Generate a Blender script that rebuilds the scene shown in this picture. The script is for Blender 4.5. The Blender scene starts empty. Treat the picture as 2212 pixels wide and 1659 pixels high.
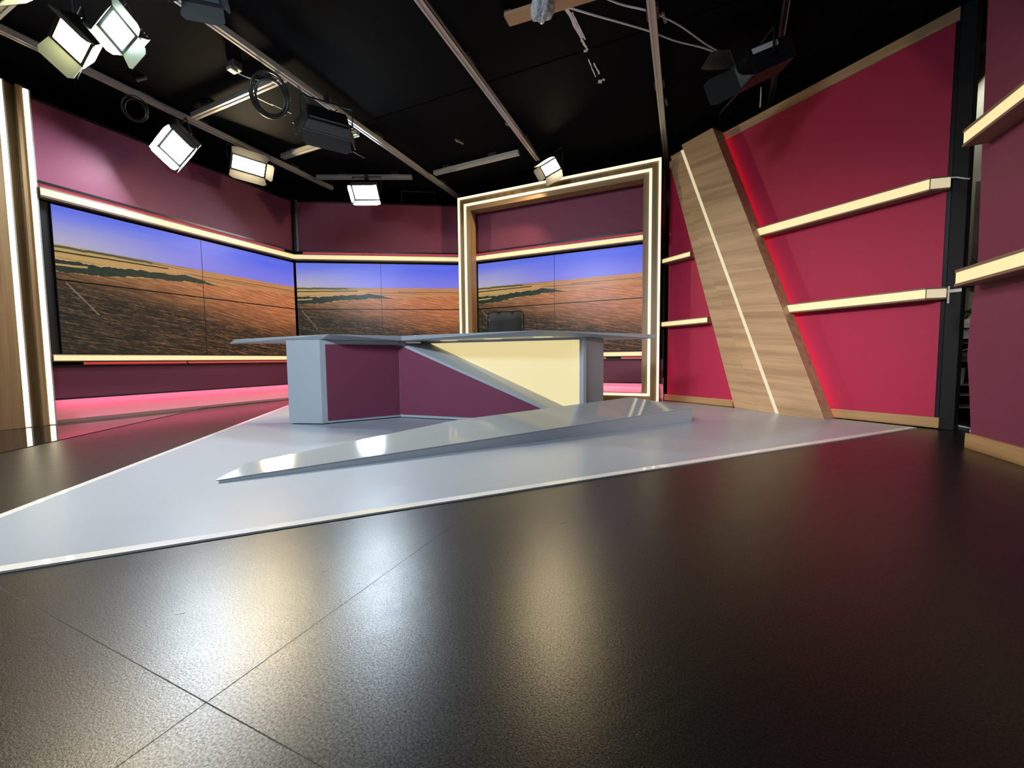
import bpy, bmesh, math, random
from mathutils import Vector, Matrix, Euler
random.seed(7)
SC = bpy.context.scene
COL = SC.collection
R = math.radians

# ------------------------------------------------------------------ camera
EYE = Vector((0, 0, 0.56))
PITCH, ROLL, YAW, FPX = R(3.52), R(0.6), R(23.68), 853.0
fw = Vector((-math.sin(YAW)*math.cos(PITCH), math.cos(YAW)*math.cos(PITCH), -math.sin(PITCH)))
rt = Vector((math.cos(YAW), math.sin(YAW), 0))
up = rt.cross(fw)
rt2 = rt*math.cos(ROLL) - up*math.sin(ROLL)
up2 = up*math.cos(ROLL) + rt*math.sin(ROLL)
cd = bpy.data.cameras.new('camera'); cam = bpy.data.objects.new('camera', cd); COL.objects.link(cam)
m = Matrix((rt2, up2, -fw)).transposed().to_4x4(); m.translation = EYE
cam.matrix_world = m
cd.sensor_width = 36.0; cd.lens = FPX*36.0/2212.0; cd.clip_start = 0.02
SC.camera = cam

# ------------------------------------------------------------------ world, big lights, exposure
w = bpy.data.worlds.new('world'); SC.world = w; w.use_nodes = True
w.node_tree.nodes['Background'].inputs[0].default_value = (0.75, 0.85, 1.0, 1)
w.node_tree.nodes['Background'].inputs[1].default_value = 0.025
def area(name, loc, aim, size, power, col):
    l = bpy.data.lights.new(name, 'AREA'); l.shape = 'RECTANGLE'; l.size, l.size_y = size
    l.energy = power; l.color = col
    o = bpy.data.objects.new(name, l); COL.objects.link(o); o.location = loc
    o.rotation_euler = (Vector(aim)-Vector(loc)).to_track_quat('-Z', 'Y').to_euler()
    return o
# unseen area lights added to brighten the desk front and the crimson wall
sk = area('added_key', (-2.6, -1.6, 2.95), (-2.2, 3.2, 0.5), (1.2, 0.6), 68, (0.72, 0.87, 1.0)); sk.data.spread = R(95)
sf = area('added_fill', (-0.6, -1.0, 2.3), (0.85, 4.4, 0.35), (0.5, 0.4), 13, (1.0, 0.94, 0.94)); sf.data.spread = R(40)
area('added_gap_light', (2.25, 5.6, 3.25), (2.3, 5.0, 0), (0.3, 0.6), 14, (1.0, 1.0, 0.86))  # added light without a visible source, brightens the room behind the gap
SC.view_settings.view_transform = 'Standard'; SC.view_settings.look = 'None'
SC.view_settings.exposure = 0.0; SC.view_settings.gamma = 1.0; SC.view_settings.use_curve_mapping = False

# ------------------------------------------------------------------ materials
class G:
    """small node-graph helper"""
    def __init__(self, name):
        self.m = bpy.data.materials.new(name); self.m.use_nodes = True
        self.t = self.m.node_tree; self.n = self.t.nodes; self.l = self.t.links
        self.b = self.n['Principled BSDF']
    def put(self, sock, v):
        if isinstance(v, bpy.types.NodeSocket): self.l.new(v, sock)
        elif isinstance(v, (tuple, list)) and len(v) == 3 and sock.type == 'RGBA': sock.default_value = (*v, 1)
        else: sock.default_value = v
    def node(self, t, out=0, **kw):
        n = self.n.new(t)
        for k, v in kw.items():
            if k.startswith('i_'):
                key = k[2:]; s = n.inputs[int(key)] if key.isdigit() else n.inputs[key.replace('_', ' ')]
                self.put(s, v)
            else: setattr(n, k, v)
        return n.outputs[out]
    def math(self, op, a, b=0.0, c=0.0, clamp=False):
        n = self.n.new('ShaderNodeMath'); n.operation = op; n.use_clamp = clamp
        for i, v in enumerate((a, b, c)): self.put(n.inputs[i], v)
        return n.outputs[0]
    def step(self, x, lo, hi):
        n = self.n.new('ShaderNodeMapRange'); n.interpolation_type = 'SMOOTHSTEP'
        self.put(n.inputs[0], x); self.put(n.inputs[1], lo); self.put(n.inputs[2], hi)
        return n.outputs[0]
    def mix(self, f, a, b):
        n = self.n.new('ShaderNodeMix'); n.data_type = 'RGBA'
        self.put(n.inputs[0], f); self.put(n.inputs[6], a); self.put(n.inputs[7], b)
        return n.outputs[2]
    def noise(self, vec, scale, detail=3.0, rough=0.5):
        return self.node('ShaderNodeTexNoise', 0, i_Vector=vec, i_Scale=scale, i_Detail=detail, i_Roughness=rough)
    def coord(self, which='Object'): return self.n.new('ShaderNodeTexCoord').outputs[which]
    def mapping(self, vec, rot=(0, 0, 0), scale=(1, 1, 1)):
        return self.node('ShaderNodeMapping', 0, i_Vector=vec, i_Rotation=rot, i_Scale=scale)
    def bump(self, h, strength, dist=0.01):
        self.l.new(self.node('ShaderNodeBump', 0, i_Strength=strength, i_Distance=dist, i_Height=h), self.b.inputs['Normal'])
    def set(self, **kw):
        for k, v in kw.items(): self.put(self.b.inputs[k.replace('_', ' ')], v)
        return self.m

def plain(name, col, rough=0.5, metal=0.0, spec=0.5, grain=0.0, gscale=300.0, var=0.0):
    g = G(name); g.set(Base_Color=col, Roughness=rough, Metallic=metal, Specular_IOR_Level=spec)
    if grain: g.bump(g.noise(g.coord(), gscale, 2.0), grain, 0.002)
    if var:
        n = g.noise(g.coord(), 3.0, 5.0)
        c2 = tuple(c*(1-var) for c in col)
        g.set(Base_Color=g.mix(n, col, c2))
        g.set(Roughness=g.math('MULTIPLY_ADD', g.noise(g.coord(), 9.0, 4.0), 0.12, rough-0.06))
    return g.m
def glow(name, col, s, rough=0.4):
    g = G(name); return g.set(Base_Color=(0.25, 0.24, 0.2), Roughness=rough, Emission_Color=col, Emission_Strength=s)

def wood(name, along, rz=0.0, c1=(0.40, 0.245, 0.125), c2=(0.20, 0.11, 0.05), tilt=0.0):
    g = G(name)
    v = g.mapping(g.coord(), (0, tilt, rz), (1, 1, 1))
    sc = {'z': (16, 16, 0.6), 'x': (0.55, 16, 16), 'y': (16, 0.55, 16)}[along]
    v2 = g.mapping(v, (0, 0, 0), sc)
    n1 = g.noise(v2, 1.0, 6.0, 0.62)
    n2 = g.noise(g.mapping(v, (0, 0, 0), tuple(6*s for s in sc)), 1.0, 3.0, 0.7)
    f = g.math('ADD', g.math('MULTIPLY', g.step(n1, 0.32, 0.72), 0.75), g.math('MULTIPLY', n2, 0.25))
    g.set(Base_Color=g.mix(f, c1, c2), Roughness=0.42, Specular_IOR_Level=0.4)
    g.bump(n2, 0.15, 0.002)
    return g.m

# dark matte stage floor with panel joints
g = G('dark_floor')
P = g.coord(); sx = g.node('ShaderNodeSeparateXYZ', 0, i_0=P); sep = sx.node
X, Y = sep.outputs[0], sep.outputs[1]
lines = None
for s, c, wd in ((X, -0.716, 0.0011), (Y, 0.362, 0.0010), (X, 1.73, 0.0008), (X, -3.16, 0.0008), (Y, 2.80, 0.0008), (Y, -2.08, 0.001)):
    d = g.math('LESS_THAN', g.math('ABSOLUTE', g.math('SUBTRACT', s, c)), wd)
    lines = d if lines is None else g.math('MAXIMUM', lines, d)
fine = g.noise(P, 330.0, 2.0, 0.6)
mid = g.noise(g.mapping(g.mapping(P, (0, 0, R(-47))), (0, 0, 0), (5, 60, 1)), 1.0, 4.0, 0.6)
g.set(Base_Color=g.mix(lines, (0.0075, 0.007, 0.007), (0.0015, 0.0015, 0.0015)), Specular_IOR_Level=g.math('MULTIPLY_ADD', g.step(g.noise(P, 240.0, 3.0, 0.7), 0.25, 0.75), 0.62, 0.20),
      Roughness=g.math('ADD', g.math('MULTIPLY_ADD', mid, 0.10, 0.245), g.math('MULTIPLY', lines, 0.4)))
g.bump(g.math('SUBTRACT', g.math('ADD', fine, g.math('MULTIPLY', mid, 0.06)), g.math('MULTIPLY', lines, 2.0)), 0.30, 0.0010)
M_FLOOR = g.m
M_MIRROR = plain('gloss_floor', (0.010, 0.009, 0.009), 0.035, spec=0.6)
g = G('platform_paint')
P = g.coord(); sepo = g.node('ShaderNodeSeparateXYZ', 0, i_0=P).node
ln = g.math('LESS_THAN', g.math('ABSOLUTE', g.math('SUBTRACT', sepo.outputs[0], 0.0)), 0.0014)
g.set(Base_Color=(0.35, 0.385, 0.44), Specular_IOR_Level=0.5, Roughness=g.math('MULTIPLY_ADD', g.noise(P, 7.0, 4.0), 0.06, 0.27))
g.bump(g.noise(P, 350.0, 2.0), 0.08, 0.001)
M_PLAT = g.m
M_TRIM = plain('polished_trim', (0.84, 0.81, 0.77), 0.045, spec=0.8)
M_GREY = plain('grey_paint', (0.40, 0.43, 0.47), 0.32, grain=0.05, var=0.06)
M_GREYD = plain('grey_edge_paint', (0.42, 0.45, 0.49), 0.38)
M_RAMP = plain('gloss_grey_paint', (0.37, 0.385, 0.39), 0.07, spec=0.55)
M_PURP = plain('plum_laminate', (0.195, 0.042, 0.080), 0.5, spec=0.25, grain=0.05, gscale=500, var=0.08)
M_RED = plain('crimson_laminate', (0.41, 0.022, 0.066), 0.5, spec=0.25, grain=0.05, gscale=500, var=0.06)
M_KICK = plain('pale_reflector_panel', (0.80, 0.66, 0.72), 0.38)
M_WOODV = wood('oak_vertical', 'z', c1=(0.36, 0.225, 0.11))
M_WOODX = wood('oak_along_x', 'x', c1=(0.36, 0.225, 0.11))
M_BEAM = wood('oak_beam', 'x', rz=R(37.5), tilt=R(-6), c1=(0.52, 0.335, 0.185), c2=(0.27, 0.16, 0.08))
M_BASE = wood('oak_baseboard', 'x', rz=R(37.5), c1=(0.50, 0.31, 0.14), c2=(0.24, 0.13, 0.05))
M_BASEY = wood('oak_baseboard_near', 'y', c1=(0.50, 0.31, 0.14), c2=(0.24, 0.13, 0.05))
M_EDGE = plain('bronze_edge', (0.22, 0.14, 0.09), 0.4)
M_OAKSHADE = wood('oak_shaded', 'z', c1=(0.26, 0.17, 0.07), c2=(0.12, 0.07, 0.03))  # darker copy of the oak, shade between the light lines put into the colour
M_BLACK = plain('black_paint', (0.006, 0.006, 0.007), 0.6, spec=0.25, grain=0.1, gscale=120)
M_BLACKG = plain('black_metal', (0.014, 0.014, 0.016), 0.32)
M_CEIL = plain('black_ceiling_board', (0.0060, 0.0060, 0.0068), 0.8, spec=0.02, grain=0.1, gscale=200)
M_JOINT = plain('dark_joint', (0.0008, 0.0008, 0.0008), 0.9, spec=0.0)
M_ALU = plain('aluminium', (0.52, 0.50, 0.48), 0.34, metal=0.6)
M_ALUD = plain('dull_bracket', (0.16, 0.16, 0.15), 0.4, metal=0.6)
M_PURPF = plain('black_frame', (0.012, 0.011, 0.014), 0.25)
M_WHITE = plain('white_plastic', (0.75, 0.75, 0.76), 0.4)
M_FABRIC = plain('charcoal_mesh', (0.034, 0.038, 0.040), 0.85, spec=0.15, grain=0.5, gscale=600)
M_CARD = plain('plywood_batten', (0.46, 0.27, 0.13), 0.6, grain=0.2, gscale=80)
M_GREYWALL = plain('grey_office_wall', (0.42, 0.42, 0.36), 0.7)
M_DOOR = plain('grey_door', (0.24, 0.24, 0.22), 0.5)
M_CREAM = plain('cream_frame', (0.72, 0.72, 0.60), 0.5)
M_LEAF = plain('leaf_green', (0.06, 0.22, 0.05), 0.4)
M_BLUE = plain('blue_cloth', (0.10, 0.25, 0.60), 0.7)
M_PAPER = plain('crumpled_paper', (0.60, 0.57, 0.50), 0.7, grain=0.6, gscale=40)
M_PAPERD = plain('dark_cloth', (0.08, 0.10, 0.09), 0.8, grain=0.6, gscale=40)
M_STRIP = glow('warm_strip_diffuser', (1.0, 0.82, 0.38), 0.86)
M_LED = glow('warm_led_line', (1.0, 0.88, 0.58), 3.2)
M_LEDF = glow('warm_led_frame', (1.0, 0.90, 0.52), 1.5)
M_LEDB = glow('beam_led', (1.0, 0.84, 0.52), 0.62)
M_REDLED = glow('red_led', (1.0, 0.15, 0.25), 11.5)
M_COVE = glow('red_cove_led', (1.0, 0.13, 0.22), 3.2)
M_REDSOFT = glow('red_led_soft', (1.0, 0.03, 0.065), 3.8)
M_REDLINE = glow('red_led_line', (1.0, 0.06, 0.06), 0.62)
M_YELLOW = glow('backlit_cream_panel', (1.0, 0.82, 0.38), 0.74, 0.35)
M_WARM = glow('warm_lamp', (1.0, 0.80, 0.47), 450.0)
M_COOL = glow('cool_lamp', (0.76, 0.90, 1.0), 480.0)
M_WARMB = glow('warm_lamp_bright', (1.0, 0.80, 0.47), 310.0)
M_COOLB = glow('cool_lamp_bright', (0.84, 0.94, 1.0), 130.0)
M_OFF = plain('unlit_diffuser', (0.06, 0.07, 0.08), 0.3)
M_BARN = plain('barn_door_paint', (0.030, 0.030, 0.030), 0.42)
M_BARNL = plain('barn_door_pale', (0.11, 0.13, 0.09), 0.45)
g = G('bubble_wrap'); g.set(Base_Color=(0.75, 0.77, 0.80), Roughness=0.12, Transmission_Weight=0.45, IOR=1.3)
g.bump(g.node('ShaderNodeTexVoronoi', 0, i_Vector=g.coord(), i_Scale=55.0), 0.9, 0.01); M_WRAP = g.m

# video wall picture: open farmland under a blue sky, drawn from the panel UVs
def screen_material(tint, name):
    g = G(name)
    uv = g.coord('UV'); sp = g.node('ShaderNodeSeparateXYZ', 0, i_0=uv).node
    u, v = sp.outputs[0], sp.outputs[1]
    def warp(sx, sy, amp, det=4.0):
        n = g.noise(g.mapping(uv, (0, 0, 0), (sx, sy, 1)), 1.0, det, 0.6)
        return g.math('MULTIPLY', g.math('SUBTRACT', n, 0.5), amp)
    vh = g.math('ADD', v, warp(9, 0.5, 0.012))
    # sky
    t = g.step(vh, 0.735, 1.0)
    hor = g.mix(g.step(u, 0.0, 0.55), (0.46, 0.42, 0.58), (0.22, 0.21, 0.80))
    sky = g.mix(t, hor, g.mix(g.step(u, 0.0, 0.9), (0.13, 0.18, 0.82), (0.085, 0.13, 0.86)))
    sky = g.mix(g.math('MULTIPLY', g.step(g.noise(g.mapping(uv, (0, 0, 0), (2, 9, 1)), 1.0, 3.0), 0.45, 0.8), 0.18), sky, (0.42, 0.40, 0.62))
    # far fields
    bands = g.noise(g.mapping(g.mapping(uv, (0, 0, R(3))), (0, 0, 0), (1.6, 46, 1)), 1.0, 4.0, 0.55)
    gold = g.mix(g.step(u, 0.0, 0.7), (0.52, 0.33, 0.12), (0.56, 0.24, 0.09))
    far = g.mix(g.step(bands, 0.50, 0.62), gold, g.mix(g.step(u, 0.1, 0.6), (0.10, 0.11, 0.045), (0.36, 0.15, 0.07)))
    # big rolling field
    st = g.noise(g.mapping(g.mapping(uv, (0, 0, R(20))), (0, 0, 0), (9, 75, 1)), 1.0, 5.0, 0.68)
    st2 = g.noise(g.mapping(g.mapping(uv, (0, 0, R(26))), (0, 0, 0), (45, 170, 1)), 1.0, 3.0, 0.7)
    field = g.mix(g.step(st, 0.32, 0.70), (0.33, 0.105, 0.04), g.mix(g.step(u, 0.1, 0.8), (0.62, 0.30, 0.11), (0.74, 0.26, 0.10)))
    near = g.mix(g.step(g.math('ADD', g.math('MULTIPLY', st, 0.55), g.math('MULTIPLY', st2, 0.45)), 0.46, 0.72),
                 (0.020, 0.018, 0.012), g.mix(u, (0.22, 0.145, 0.085), (0.62, 0.21, 0.07)))
    dk = g.math('ADD', g.math('ADD', v, g.math('MULTIPLY', u, 0.34)), warp(3, 5, 0.20))
    land = g.mix(g.step(dk, 0.42, 0.84), near, field)
    # edge of the rolling field against the far fields
    edge = g.math('ADD', g.math('MULTIPLY_ADD', g.step(u, 0.0, 0.5), 0.068, 0.552), g.math('ADD', g.math('MULTIPLY', g.step(u, 0.5, 1.0), 0.03), warp(5, 0.3, 0.012)))
    pic = g.mix(g.step(v, g.math('SUBTRACT', edge, 0.003), g.math('ADD', edge, 0.003)), land, far)
    # dark grove following that edge
    top = g.math('ADD', g.math('MULTIPLY', g.step(u, 0.30, 0.0), 0.030), 0.052)
    gv = g.math('SUBTRACT', g.math('ADD', v, g.math('ADD', warp(9, 1.0, 0.085, 6.0), warp(70, 30, 0.022, 5.0))), edge)
    cut = g.math('MULTIPLY', g.step(u, 0.60, 0.42), 1.0)
    hgt = g.math('MULTIPLY', top, cut)
    grove = g.math('MULTIPLY', g.math('GREATER_THAN', gv, 0.0), g.math('LESS_THAN', gv, hgt))
    gcol = g.mix(g.noise(g.mapping(uv, (0, 0, 0), (40, 60, 1)), 1.0, 3.0), (0.006, 0.012, 0.009), (0.040, 0.058, 0.036))
    pic = g.mix(grove, pic, gcol)
    gw = g.math('ABSOLUTE', g.math('SUBTRACT', g.math('ADD', v, warp(14, 1, 0.03, 5.0)), 0.722))
    pic = g.mix(g.math('MULTIPLY', g.math('LESS_THAN', gw, 0.008), g.math('LESS_THAN', u, 0.30)), pic, (0.07, 0.09, 0.04))
    fw_ = g.math('ABSOLUTE', g.math('SUBTRACT', g.math('ADD', v, warp(6, 1, 0.03, 4.0)), g.math('MULTIPLY_ADD', u, 0.10, 0.598)))
    pic = g.mix(g.math('MULTIPLY', g.math('LESS_THAN', fw_, 0.007), g.math('LESS_THAN', u, 0.09)), pic, (0.50, 0.30, 0.12))
    hz = g.math('ABSOLUTE', g.math('SUBTRACT', g.math('ADD', v, warp(60, 8, 0.016, 5.0)), 0.690))
    pic = g.mix(g.math('MULTIPLY', g.math('LESS_THAN', hz, 0.0035), g.math('GREATER_THAN', u, 0.60)), pic, (0.20, 0.09, 0.04))
    # a pale track and two hedge lines
    hl = g.math('ABSOLUTE', g.math('SUBTRACT', g.math('ADD', v, warp(30, 3, 0.012)), g.math('MULTIPLY_ADD', u, 0.03, 0.688)))
    pic = g.mix(g.math('MULTIPLY', g.math('LESS_THAN', hl, 0.005), g.math('LESS_THAN', u, 0.36)), pic, (0.03, 0.035, 0.02))
    tr = g.math('ABSOLUTE', g.math('SUBTRACT', u, g.math('MULTIPLY_ADD', g.math('SUBTRACT', 0.5, v), 0.42, 0.022)))
    trk = g.math('MULTIPLY', g.math('LESS_THAN', tr, 0.0032), g.math('MULTIPLY', g.math('GREATER_THAN', v, 0.28), g.math('LESS_THAN', v, 0.49)))
    pic = g.mix(g.math('MULTIPLY', trk, g.math('MULTIPLY', st2, 0.7)), pic, (0.5, 0.34, 0.2))
    pic = g.mix(g.step(vh, 0.732, 0.738), pic, sky)
    n = g.n.new('ShaderNodeMix'); n.data_type = 'RGBA'; n.blend_type = 'MULTIPLY'; n.inputs[0].default_value = 1.0
    g.put(n.inputs[6], pic); g.put(n.inputs[7], tint)
    return g.set(Base_Color=(0.004, 0.004, 0.004), Roughness=0.3, Specular_IOR_Level=0.2, Emission_Color=n.outputs[2], Emission_Strength=0.92)
M_SCREEN = screen_material((1, 1, 1), 'video_picture')

# ------------------------------------------------------------------ mesh building
ORIGIN = {}          # world position of every unrotated parent
class MB:
    def __init__(self): self.bm = bmesh.new(); self.uv = None
    def quad(self, pts, uvs=None):
        f = self.bm.faces.new([self.bm.verts.new(p) for p in pts])
        if uvs:
            if self.uv is None: self.uv = self.bm.loops.layers.uv.new('UVMap')
            for lp, c in zip(f.loops, uvs): lp[self.uv].uv = c
        return self
    def hexa(self, b, t):
        """solid from a bottom ring and a top ring of the same count"""
        n = len(b); vb = [self.bm.verts.new(p) for p in b]; vt = [self.bm.verts.new(p) for p in t]
        self.bm.faces.new(vb[::-1]); self.bm.faces.new(vt)
        for i in range(n): self.bm.faces.new([vb[i], vb[(i+1) % n], vt[(i+1) % n], vt[i]])
        return self
    def box(self, x0, x1, y0, y1, z0, z1):
        r = [(x0, y0), (x1, y0), (x1, y1), (x0, y1)]
        return self.hexa([(*p, z0) for p in r], [(*p, z1) for p in r])
    def prism(self, ring, z0, z1): return self.hexa([(*p, z0) for p in ring], [(*p, z1) for p in ring])
    def fbox(self, F, s0, s1, o0, o1, z0, z1):
        b = [F(s0, o0, z0), F(s1, o0, z0), F(s1, o1, z0), F(s0, o1, z0)]
        t = [F(s0, o0, z1), F(s1, o0, z1), F(s1, o1, z1), F(s0, o1, z1)]
        return self.hexa(b, t)
    def plate(self, pts, n, th):
        n = Vector(n).normalized()*th
        return self.hexa(pts, [tuple(Vector(p)+n) for p in pts])
    def tube(self, pts, r, seg=8, closed=False):
        pts = [Vector(p) for p in pts]; N = len(pts); rings = []; prev = None
        for i, p in enumerate(pts):
            a = pts[(i-1) % N] if (closed or i > 0) else p; b = pts[(i+1) % N] if (closed or i < N-1) else p
            d = (b-a).normalized()
            if prev is None:
                ref = Vector((0, 0, 1)) if abs(d.z) < 0.9 else Vector((1, 0, 0)); s = d.cross(ref).normalized()
            else: s = (prev - d*prev.dot(d)).normalized()
            prev = s; q = d.cross(s); rr = r[i] if isinstance(r, (list, tuple)) else r
            rings.append([self.bm.verts.new(p + (s*math.cos(k*2*math.pi/seg)+q*math.sin(k*2*math.pi/seg))*rr) for k in range(seg)])
        for i in range(N if closed else N-1):
            A, B = rings[i], rings[(i+1) % N]
            for k in range(seg): self.bm.faces.new([A[k], A[(k+1) % seg], B[(k+1) % seg], B[k]])
        if not closed: self.bm.faces.new(rings[0][::-1]); self.bm.faces.new(rings[-1])
        return self
    def cyl(self, c, r, h, seg=20, r2=None):
        return self.tube([c, (c[0], c[1], c[2]+h)], [r, r if r2 is None else r2], seg)
    def xform(self, M): bmesh.ops.transform(self.bm, matrix=M, verts=self.bm.verts); return self
    def build(self, name, mat, parent=None, bevel=0.0, smooth=False, local=False):
        bmesh.ops.recalc_face_normals(self.bm, faces=self.bm.faces) if self.uv is None else None
        vs = [v.co for v in self.bm.verts]
        lo = Vector([min(v[i] for v in vs) for i in range(3)]); hi = Vector([max(v[i] for v in vs) for i in range(3)])
        c = Vector(((lo.x+hi.x)/2, (lo.y+hi.y)/2, lo.z))
        bmesh.ops.translate(self.bm, verts=self.bm.verts, vec=-c)
        me = bpy.data.meshes.new(name); self.bm.to_mesh(me); self.bm.free()
        o = bpy.data.objects.new(name, me); COL.objects.link(o); me.materials.append(mat)
        if smooth:
            for p in me.polygons: p.use_smooth = True
        if bevel:
            b = o.modifiers.new('bevel', 'BEVEL'); b.width = bevel; b.segments = 2; b.limit_method = 'ANGLE'
        if parent is not None:
            o.parent = parent; o.location = c if local else c - ORIGIN[parent]
        else: o.location = c
        ORIGIN[o] = Vector((0, 0, 0)) if local else c
        if local: LOCALS[o] = c
        return o
LOCALS = {}
def tag(o, label, cat, group=None, kind=None):
    o['label'] = label; o['category'] = cat
    if group: o['group'] = group
    if kind: o['kind'] = kind
    return o
def thing(name, loc, label, cat, group=None, rot=None):
    o = bpy.data.objects.new(name, None); COL.objects.link(o); o.location = loc; o.empty_display_size = 0.1
    if rot is not None: o.rotation_euler = rot
    ORIGIN[o] = Vector(loc)
    return tag(o, label, cat, group)
def struct(o, label=None):
    o['kind'] = 'structure'
    if label: o['label'] = label
    return o
def sgroup(name, loc, label):
    o = bpy.data.objects.new(name, None); COL.objects.link(o); o.location = loc; ORIGIN[o] = Vector(loc)
    return struct(o, label)

def frame(o, ang):
    """wall frame: s along the wall, off towards the room, z up"""
    d = (math.cos(R(ang)), math.sin(R(ang))); n = (d[1], -d[0])
    return lambda s, off, z: (o[0]+d[0]*s+n[0]*off, o[1]+d[1]*s+n[1]*off, z)
def FL(s, off, z): return (-5.345+off, s, z)             # left wall, s = y
FM = frame((-5.325, 4.18), 29.7)                           # corner wall
def FB(s, off, z): return (s, 5.45-off, z)                # back wall, s = x
FR = frame((1.77, 4.03), -37.5)                            # crimson wall
def FN(s, off, z): return (1.58-off, s, z)                # near plum wall, s = y

# ------------------------------------------------------------------ room shell
o = MB().box(-6.6, 4.2, -3.2, 7.6, -0.1, 0.0).build('floor', M_FLOOR); struct(o, 'dark matte stage floor with thin panel joints')
for_cut = o
o.location = (0, 0, -0.1); o.data.transform(Matrix.Translation((-1.2, 2.2, 0)))
e = [(-2.55, -0.925), (-5.40, 2.852), (-5.60, 3.118), (-6.3, 3.118), (-6.3, -0.925)]
struct(MB().prism(e, 0.0, 0.004).build('floor_left', M_MIRROR), 'mirror gloss black floor strip along the left wall')
c = MB().box(-6.6, 2.3, -3.2, 7.6, 3.22, 3.3).build('ceiling', M_CEIL); struct(c, 'black ceiling boards')
# joints between the ceiling boards
for i, (a, b) in enumerate((((-6.2, 3.545), (2.2, 3.545)), ((-6.2, 5.75), (2.2, 5.75)), ((-6.2, 1.33), (2.2, 1.33)))):
    MB().box(a[0], b[0], a[1]-0.004, a[1]+0.004, 3.2185, 3.2225).build('trim_%d' % (i+1), M_JOINT)['kind'] = 'structure'
struct(MB().box(-6.6, -6.5, -3.2, 7.6, 0, 3.22).build('wall_far_left', M_BLACK))
struct(MB().box(-6.5, 1.9, 6.9, 7.0, 0, 3.22).build('wall_far_back', M_BLACK))
struct(MB().box(1.9, 4.2, 7.3, 7.4, 0, 3.5).build('wall_office_back', M_BLACK))
struct(MB().box(-6.6, 4.2, -3.3, -3.2, 0, 3.22).build('wall_behind', M_BLACK))
# room seen through the gap on the right
struct(MB().box(2.62, 2.70, 3.35, 7.3, 0, 3.45).build('wall_office', M_GREYWALL), 'grey office wall seen through the gap')
struct(MB().box(1.95, 4.2, 3.35, 7.4, 3.45, 3.5).build('ceiling_office', M_BLACK))
dr = sgroup('door_1', (2.60, 5.75, 0), 'grey door in a cream frame seen through the gap')
MB().box(2.585, 2.615, 5.55, 6.55, 0.0, 2.12).build('door_leaf', M_DOOR, dr)
MB().box(2.56, 2.618, 5.43, 5.55, 0.0, 2.24).build('door_frame', M_CREAM, dr)
MB().box(2.56, 2.618, 5.55, 6.67, 2.122, 2.24).build('door_frame', M_CREAM, dr)

# ------------------------------------------------------------------ left, corner and back set walls
def set_wall(name, F, s0, s1, label, top, posts=True):
    c = F((s0+s1)/2, 0, 0)
    w = sgroup(name, (c[0], c[1], 0), label)
    MB().fbox(F, s0, s1, -0.02, 0.0, 2.21, top).build('upper_panel', M_PURP, w)
    fr = MB().fbox(F, s0, s1, 0.0005, 0.012, 2.19, 2.212).fbox(F, s0, s1, 0.0005, 0.012, top-0.02, top)
    fr.build('panel_frame', M_PURPF, w)
    MB().fbox(F, s0, s1, -0.02, 0.0, 0.235, 0.545).build('lower_panel', M_PURP, w)
    MB().fbox(F, s0, s1, 0.0005, 0.008, 0.228, 0.245).fbox(F, s0, s1, 0.0005, 0.008, 0.535, 0.552).build('lower_panel_frame', M_PURPF, w)
    MB().fbox(F, s0, s1, -0.135, -0.125, 0.006, 0.30).build('kick_panel', M_KICK, w)
    MB().fbox(F, s0, s1, -0.124, -0.10, 0.004, 0.032).build('kick_trim', M_ALU, w)
    MB().fbox(F, s0, s1, -0.20, -0.14, 0.0, top-0.05).build('backing', M_BLACK, w)
    MB().fbox(F, s0+0.05, s1-0.05, -0.075, -0.025, 0.239, 0.249).build('red_kick_led', M_REDLED, w)
    MB().fbox(F, s0+0.05, s1-0.05, -0.125, -0.12, 2.10, 2.26).build('cove_panel', M_KICK, w)
    MB().fbox(F, s0+0.05, s1-0.05, -0.07, -0.04, 2.222, 2.234).build('red_cove_led', M_COVE, w)
    return w
wl = set_wall('wall_left', FL, 1.62, 4.17, 'left set wall with plum panels and red cove lighting', 2.93)
wc = set_wall('wall_corner', FM, 0.01, 2.47, 'angled corner set wall with plum panels and red cove lighting', 2.93)
wb = set_wall('wall_back', FB, -3.17, -0.26, 'back set wall behind the lit frame with plum panels', 2.93)
MB().fbox(FM, 0.035, 0.065, 0.002, 0.02, 2.19, 2.94).build('corner_post', M_ALUD, wc)
MB().fbox(FM, 0.005, 0.035, 0.002, 0.03, 2.19, 2.94).build('corner_post', M_PURPF, wc)

# pelmet strips above and below the screens
def strip(F, s0, s1, z0, z1, o0, o1, label, edge=M_EDGE, group='warm light strips around the screens', lip=0.014):
    c = F((s0+s1)/2, (o0+o1)/2, z0)
    t = thing('light_strip', c, label, 'light strip', group)
    MB().fbox(F, s0, s1, o0, o1-0.004, z0, z1).build('housing', edge, t, 0.002)
    MB().fbox(F, s0, s1, o1-0.0035, o1+0.001, z0+lip, z1-lip).build('diffuser', M_STRIP, t)
    return t
strip(FL, 1.637, 4.134, 2.060, 2.150, -0.03, 0.055, 'warm upper light strip above the left wall screens', lip=0.016)
strip(FM, 0.006, 2.47, 2.060, 2.150, -0.03, 0.055, 'warm upper light strip above the corner wall screens', lip=0.016)
strip(FB, -3.15, -0.30, 2.060, 2.150, -0.03, 0.055, 'warm upper light strip above the screens inside the lit frame', lip=0.016)
strip(FL, 1.637, 4.134, 0.585, 0.655, -0.03, 0.055, 'warm lower light strip under the left wall screens', lip=0.010)
strip(FM, 0.006, 2.45, 0.585, 0.655, -0.03, 0.055, 'warm lower light strip under the corner wall screens, behind the desk', lip=0.010)
strip(FB, -3.15, -0.30, 0.585, 0.655, -0.03, 0.055, 'warm lower light strip under the screens inside the lit frame', lip=0.010)
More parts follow.
